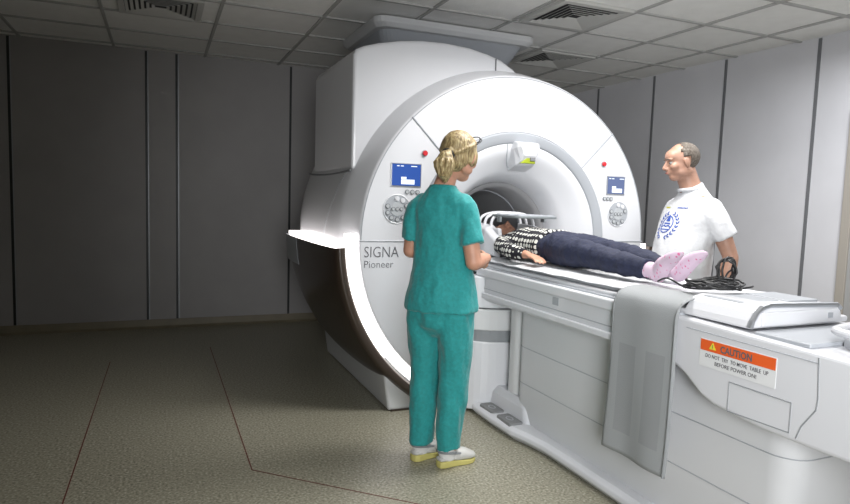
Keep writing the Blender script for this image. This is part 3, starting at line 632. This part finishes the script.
bm = NB(); tube(bm, [(.025*math.cos(a*PI/8), -.124+.008*math.cos(a*PI/8), -.020+.025*math.sin(a*PI/8)) for a in range(16)], .009, 8, True); put(bm, HW); obj('hair_tie', bm, 'black', ha, smooth=True)
# glasses pushed up on her hair
gl = tag(empty('eyeglasses', (1.355, 2.94, 0), azrot(BA)), 'black-framed eyeglasses pushed up on the blonde hair of the woman in scrubs', 'eyeglasses')
for s in (-1, 1):
    bm = NB(); tube(bm, [(s*.033+.027*math.cos(a*PI/10), .088-.01*abs(math.cos(a*PI/10)), .108+.016*math.sin(a*PI/10)) for a in range(20)], .0028, 6, True); put(bm, HW); obj('rim', bm, 'black', gl, smooth=True)
    bm = NB(); tube(bm, smoothpts([(s*.062, .078, .112), (s*.088, .04, .09), (s*.096, -.02, .055)], 4), .0028, 6); put(bm, HW); obj('temple', bm, 'black', gl, smooth=True)
bm = NB(); tube(bm, [(-.007, .088, .112), (.007, .088, .112)], .0025, 6); put(bm, HW); obj('bridge', bm, 'black', gl)

# ---- man in the white T-shirt, behind the table
MA = -80
mn = tag(empty('person', (3.06, 2.97, 0), azrot(MA)), 'short-haired man in white T-shirt with blue emblem standing behind the patient table', 'person')
HM = Matrix.Translation((.0, .085, 1.668)) @ rotz(azrot(14)) @ Matrix.Rotation(R(-9), 4, 'X')
bm = NB(); head(bm, HM)
limb(bm, [(.01, .055, 1.63, .060, .062), (.0, .02, 1.54, .060, .064), (0, -.01, 1.47, .072, .07), (0, -.02, 1.42, .12, .08)])
limb(bm, smoothpts([(0, -.01, 1.42, .16, .08), (0, 0, 1.30, .17, .11), (0, .02, 1.10, .155, .13), (0, .01, .95, .16, .12), (0, 0, .88, .16, .11)], 2))
for s in (-1, 1):
    sh = (s*.158, -.028, 1.358)
    el_ = (s*.245, -.12, 1.10); wr = (s*.235, -.085, .86)
    if s > 0: el_ = (.25, .0, 1.13); wr = (.23, .12, .93)
    limb(bm, smoothpts([(*sh, .052), ((sh[0]+el_[0])/2+s*.012, (sh[1]+el_[1])/2, (sh[2]+el_[2])/2, .052), (*el_, .043)], 3))
    limb(bm, smoothpts([(*el_, .044), ((el_[0]*2+wr[0])/3, (el_[1]*2+wr[1])/3, (el_[2]*2+wr[2])/3, .046), (*wr, .029)], 3))
    f = Vector(wr)-Vector(el_); hand(bm, wr, f, (-s, .15, 0), L=.19, curl=.3, left=(s < 0))
    limb(bm, smoothpts([(s*.085, 0, .88, .075), (s*.10, .0, .5, .062), (s*.10, -.02, .3, .058), (s*.10, -.02, .09, .04)], 3))
    limb(bm, [(s*.10, -.05, .05, .03), (s*.105, .06, .045, .036, .03), (s*.11, .14, .035, .036, .02)])
fuse('body', bm, 'skin', mn, .006, 3)
eyes(HM, mn); eyebrows(HM, mn, 'hair2')
bm = NB()
limb(bm, smoothpts([(0, .008, 1.525, .072, .068), (0, -.002, 1.50, .088, .074), (0, -.012, 1.465, .130, .084), (0, -.016, 1.425, .175, .098), (0, -.005, 1.36, .205, .125), (0, .012, 1.26, .205, .145), (0, .035, 1.14, .200, .165), (0, .045, 1.02, .200, .175), (0, .03, .92, .195, .160), (0, .025, .865, .195, .155)], 3), n=32, round_ends=False)
for s in (-1, 1):
    e = (-.232, -.085, 1.215) if s < 0 else (.225, -.015, 1.22)
    limb(bm, smoothpts([(s*.11, -.018, 1.385, .074), (s*.165, -.02, 1.378, .074), (s*.208, -.045 if s < 0 else -.02, 1.30, .073), (*e, .073)], 3), round_ends=False)
ts = fuse('t_shirt', bm, 'tshirt', mn, .008, 5, wrinkle=.008, wscale=9)
bm = NB(); tube(bm, smoothpts([(.074, .005, 1.502), (.054, .054, 1.498), (0, .077, 1.495), (-.054, .054, 1.498), (-.074, .005, 1.502), (-.054, -.045, 1.508), (0, -.063, 1.510), (.054, -.045, 1.508), (.074, .005, 1.502)], 4), .012); obj('neckline', bm, 'tshirt', mn, smooth=True)
bvh = BVHTree.FromPolygons([v.co[:] for v in ts.data.vertices], [p.vertices[:] for p in ts.data.polygons])
def decal(name, bm, m, cx, cz, parent, off=.0025):
    """2D shapes in x,z (as seen by a viewer in front of the wearer) wrapped onto the chest"""
    bmesh.ops.triangulate(bm, faces=bm.faces)
    bmesh.ops.subdivide_edges(bm, edges=[e for e in bm.edges if e.calc_length() > .02], cuts=2, use_grid_fill=False)
    for v in bm.verts:
        x, z = cx-v.co.x, cz+v.co.y
        h = bvh.ray_cast(Vector((x, 1, z)), Vector((0, -1, 0)))
        y = h[0].y if h[0] else .15
        v.co = (x, y+off, z)
    o = obj(name, bm, m, parent, label=None); sm_ = o.modifiers.new('t', 'SOLIDIFY'); sm_.thickness = .001; sm_.offset = 0; return o
def flat_poly(bm, pts): bm.faces.new([bm.verts.new((x, y, 0)) for x, y in pts])
bm = NB()
def stroke(bm, pts, wd):
    for (ax, ay), (bx, by) in zip(pts, pts[1:]):
        d = Vector((bx-ax, by-ay)); n = Vector((-d.y, d.x)).normalized()*wd/2
        flat_poly(bm, [(ax+n.x, ay+n.y), (bx+n.x, by+n.y), (bx-n.x, by-n.y), (ax-n.x, ay-n.y)])
for s in (-1, 1):
    for k in range(9):
        a = R(-78+k*17); cx, cy = s*.078*math.cos(a), .078*math.sin(a); t = a+PI/2
        for q in (-.55, .55):
            ux, uy = s*math.cos(t+q), math.sin(t+q); px_, py_ = -uy*.0045, ux*.0045
            flat_poly(bm, [(cx, cy), (cx+ux*.012+px_, cy+uy*.012+py_), (cx+ux*.024, cy+uy*.024), (cx+ux*.012-px_, cy+uy*.012-py_)])
stroke(bm, [(.050*math.cos(a*PI/16), .050*math.sin(a*PI/16)+.006) for a in range(33)], .006)
stroke(bm, [(-.045, -.012), (-.02, .0), (.0, -.008), (.02, .0), (.045, -.012)], .007); stroke(bm, [(-.03, .012), (.03, .012)], .008); stroke(bm, [(-.034, -.025), (.034, -.025)], .006)
flat_poly(bm, [(-.02, .025), (.02, .025), (.012, .045), (0, .068), (-.012, .045)])
decal('emblem', bm, 'blue', .0, 1.275, ts)
bm = NB()
for k in range(8): stroke(bm, [(-.035+k*.009, -.004), (-.035+k*.009+.003, .004)], .005)
decal('print_line', bm, 'blue', -.075, 1.385, ts)
bm = NB()
for k in range(6): stroke(bm, [(-.025+k*.009, -.004), (-.025+k*.009+.003, .004)], .006)
decal('print_line', bm, 'limeprint', .07, 1.385, ts)
bm = NB()
limb(bm, smoothpts([(0, 0, 1.0, .165, .13), (0, 0, .9, .175, .135), (0, 0, .84, .17, .13)], 3), n=26)
for s in (-1, 1): limb(bm, smoothpts([(s*.09, 0, .86, .092, .115), (s*.095, 0, .7, .095, .105), (s*.10, 0, .5, .078, .08), (s*.10, -.02, .08, .068, .075)], 4), n=22, round_ends=False)
fuse('trousers', bm, 'trousers', mn, .009, 4, wrinkle=.006)
for s in (-1, 1):
    bm = NB(); limb(bm, smoothpts([(s*.10, -.06, .045, .038, .042), (s*.10, .0, .05, .040, .045), (s*.108, .09, .042, .045, .036), (s*.112, .16, .034, .038, .026), (s*.112, .185, .03, .024, .018)], 3)); bm_ = fuse('shoe', bm, 'shoe', mn, .006, 3)
bm = NB(); t = NB()
ell(t, (0, -.019, .030), (.0795, .0965, .0895), seg=40)
kill = []
for v in t.verts:
    x, y, z = v.co
    if y > .022 or z < -.050 or (y > -.028 and z < .022) or (z > .085 and y > .012): kill.append(v)
bmesh.ops.delete(t, geom=kill, context='VERTS'); put(t, HM)
o = obj('short_hair', t, 'hair2', mn, smooth=True); s_ = o.modifiers.new('t', 'SOLIDIFY'); s_.thickness = .006; s_.offset = -1; bm.free()
bm = NB(); tube(bm, [(-.02, .0965, -.0575), (0, .0995, -.058), (.02, .0965, -.0575)], .0035, 6); put(bm, HM); obj('mouth', bm, 'lip', mn, smooth=True)

# ---- patient lying on the table: person space with z along the body towards the head, y up
pt = tag(empty('person', (2.22, 2.20, 1.03)), 'patient in black and white sweater, jeans and pink socks lying on the table', 'person')
PM = Matrix(((-1, 0, 0, 0), (0, 0, 1, 0), (0, 1, 0, 0), (0, 0, 0, 1)))     # (x,y,z) -> (-x, z, y)
def TPT(bm): return put(bm, PM)
HP = Matrix.Translation((0, .105, 1.60))
bm = NB(); head(bm, HP)
limb(bm, [(0, .085, 1.56, .050, .050), (0, .08, 1.47, .052, .05), (0, .08, 1.42, .10, .06)])
limb(bm, smoothpts([(0, .09, 1.38, .14, .07), (0, .10, 1.25, .145, .088), (0, .095, 1.08, .125, .08), (0, .095, .93, .145, .085), (0, .095, .86, .14, .08)], 2))
for s in (-1, 1):
    el_ = (s*.232, .055, 1.13); wr = (s*.215, .050, .955)
    limb(bm, smoothpts([(s*.15, .085, 1.37, .046), (s*.20, .07, 1.26, .040), (*el_, .035)], 3))
    limb(bm, smoothpts([(*el_, .036), (s*.228, .052, 1.06, .035), (*wr, .022)], 3))
    hand(bm, wr, (-s*.02, -.10, -1), (0, -1, .1), L=.165, curl=.22, left=(s < 0))
    limb(bm, smoothpts([(s*.075, .095, .88, .070), (s*.088, .09, .48, .044), (s*.083, .073, .30, .040), (s*.067, .06, .10, .03)], 3))
    limb(bm, [(s*.066, .05, .055, .024), (s*.070, .100, .004, .026, .020), (s*.072, .128, -.034, .024, .012)], side=(1, 0, 0))
TPT(bm); fuse('body', bm, 'skinw', pt, .0055, 3)
bm = NB()
limb(bm, smoothpts([(0, .082, 1.455, .075, .058), (0, .085, 1.42, .125, .070), (0, .09, 1.36, .165, .085), (0, .10, 1.25, .170, .102), (0, .098, 1.10, .158, .098), (0, .098, .985, .168, .102), (0, .098, .965, .166, .10)], 3), n=30, round_ends=False)
for s in (-1, 1): limb(bm, smoothpts([(s*.13, .085, 1.375, .060), (s*.185, .075, 1.31, .058), (s*.215, .065, 1.22, .053), (s*.236, .058, 1.12, .047), (s*.228, .055, 1.04, .042), (s*.219, .053, .985, .036)], 3), round_ends=False)
TPT(bm); fuse('sweater', bm, 'sweater', pt, .007, 4, wrinkle=.006, wscale=14)
bm = NB()
limb(bm, smoothpts([(0, .09, 1.02, .140, .085), (0, .098, .93, .160, .098), (0, .095, .86, .165, .098), (0, .095, .80, .16, .095)], 3), n=28)
for s in (-1, 1): limb(bm, smoothpts([(s*.078, .095, .86, .092, .094), (s*.088, .09, .70, .084, .086), (s*.092, .088, .48, .066, .068), (s*.084, .072, .30, .060, .060), (s*.070, .062, .155, .049, .050), (s*.068, .060, .12, .048, .049)], 4), n=22, round_ends=False)
TPT(bm); fuse('jeans', bm, 'jeans', pt, .007, 4, wrinkle=.009, wscale=13)
for s in (-1, 1):
    bm = NB()
    limb(bm, smoothpts([(s*.070, .060, .20, .040), (s*.067, .058, .11, .039), (s*.065, .05, .055, .040, .040)], 3))
    limb(bm, smoothpts([(s*.065, .042, .060, .038, .040), (s*.067, .075, .036, .042, .040), (s*.070, .108, .002, .046, .033), (s*.072, .136, -.038, .045, .027), (s*.072, .150, -.062, .036, .019)], 3))
    TPT(bm); fuse('sock', bm, 'pink', pt, .006, 4, wrinkle=.003, wscale=20, label='pink patterned sock')
bm = NB(); ell(bm, (0, -.025, .03), (.084, .085, .092)); ell(bm, (0, -.04, -.03), (.08, .055, .06)); put(bm, HP); TPT(bm); fuse('hair', bm, 'hair3', pt, .006, 3, wrinkle=.002, wscale=40)
for s in (-1, 1):
    eb = NB(); limb(eb, [(s*.014, .096, .021, .003, .002), (s*.052, .082, .022, .003, .002)], n=8)
    put(eb, HP); TPT(eb); obj('eyebrow', eb, 'hair3', pt, smooth=True)

# ---- head coil around the patient's head
hc = tag(empty('head_coil', (2.24, 3.74, 1.012)), 'white plastic head coil cradling the patient at the mouth of the scanner bore', 'head coil')
bm = NB(); prof = []
for k in range(25):
    a = R(180+180*k/24); prof.append((.185*math.cos(a), .20+.185*math.sin(a)*.98))
for k in range(25):
    a = R(360-180*k/24); prof.append((.155*math.cos(a), .20+.150*math.sin(a)))
prism(bm, prof, 'y', -.13, .20); obj('shell', bm, 'coil', hc, bevel=.012)
for s in (-1, 1):
    bm = NB(); loft(bm, [[(s*.155, -.13, .17), (s*.21, -.13, .12), (s*.215, -.13, .02), (s*.16, -.13, .0)], [(s*.155, -.02, .22), (s*.225, -.02, .19), (s*.23, -.02, .02), (s*.16, -.02, .0)], [(s*.15, .19, .23), (s*.21, .19, .20), (s*.22, .19, .02), (s*.16, .19, .0)]]); w_ = obj('side_wing', bm, 'coil', hc, bevel=.012)
    bm = NB(); box(bm, *sorted((s*.222, s*.236)), .0, .10, .10, .15); obj('latch', bm, 'lgrey', w_, bevel=.005)
for k, y in enumerate((.0, .09, .17)):
    bm = NB(); tube(bm, smoothpts([(-.17, y, .20), (-.15, y, .265), (-.06, y, .295), (.06, y, .295), (.15, y, .265), (.17, y, .20)], 4), .011, 8); obj('bow', bm, 'coil', hc, smooth=True)
# ---- grey plate coil resting on the bows and chest
pc = tag(empty('coil_plate', (2.25, 3.60, 1.285)), 'flat dark grey coil plate with slots held over the face of the lying patient', 'coil plate')
bm = NB(); loft(bm, [[(x-2.25, y-3.62, z) for x, y in rrect(2.09, 2.41, 3.45, 3.82, .05)] for z in (.0, .016)]); obj('plate', bm, 'coilgrey', pc, bevel=.005)
for y in (-.12, .0, .12):
    bm = NB(); loft(bm, [[(x, y+q, z) for x, q in rrect(-.14, .14, -.028, .028, .02)] for z in (.014, .022)]); obj('slot_cover', bm, 'lgrey', pc, bevel=.003)
for s in (-1, 1):
    bm = NB(); box(bm, *sorted((s*.165, s*.18)), .02, .06, -.03, .004); obj('post', bm, 'coilgrey', pc)

# ---- cable coil
b = NB(); random.seed(11)
def loop(c, rx, ry, rz, ph, tilt, n=26, jit=.01):
    out = []; m = Euler(tilt).to_matrix()
    for k in range(n):
        a = 2*PI*k/n+ph; p = Vector((rx*math.cos(a), ry*math.sin(a), rz*math.sin(2*a)))
        out.append(Vector(c)+m @ p+Vector((random.uniform(-jit, jit), random.uniform(-jit, jit), random.uniform(-jit, jit)))*.4)
    return out
C0 = Vector((2.18, 1.96, 1.058))
path = []
for k in range(9):
    path += loop(C0+Vector((random.uniform(-.03, .03), random.uniform(-.03, .03), .003*k)), .105+random.uniform(-.03, .02), .075+random.uniform(-.025, .02), .006, k*.4, (random.uniform(-.12, .12), random.uniform(-.12, .12), random.uniform(-.5, .5)))
for k in range(4):
    path += loop(C0+Vector((.05+.010*k, -.02+.01*k, .055)), .042+.006*k, .058+.004*k, .01, k*.8-1.5, (R(78+7*k), 0, R(-20+16*k)))
path += [C0+Vector(p) for p in ((.10, -.02, -.0), (.16, -.05, .0), (.2, -.03, .0))]
path = [tuple((p.x, p.y, max(p.z, 1.034 if p.y > 1.915 else 1.055))) for p in path]
tube(b, smoothpts(path, 2), .0045, 6)
tube(b, smoothpts([(2.10, 2.20, 1.05), (2.08, 2.12, 1.075), (2.11, 2.04, 1.045), (2.18, 1.98, 1.045), (2.24, 1.95, 1.055)], 6), .0045, 6)
co = obj('cable_coil', b, 'black', smooth=True); tag(co, 'tangled coil of thin black cable lying on the table by the pink socks', 'cable')
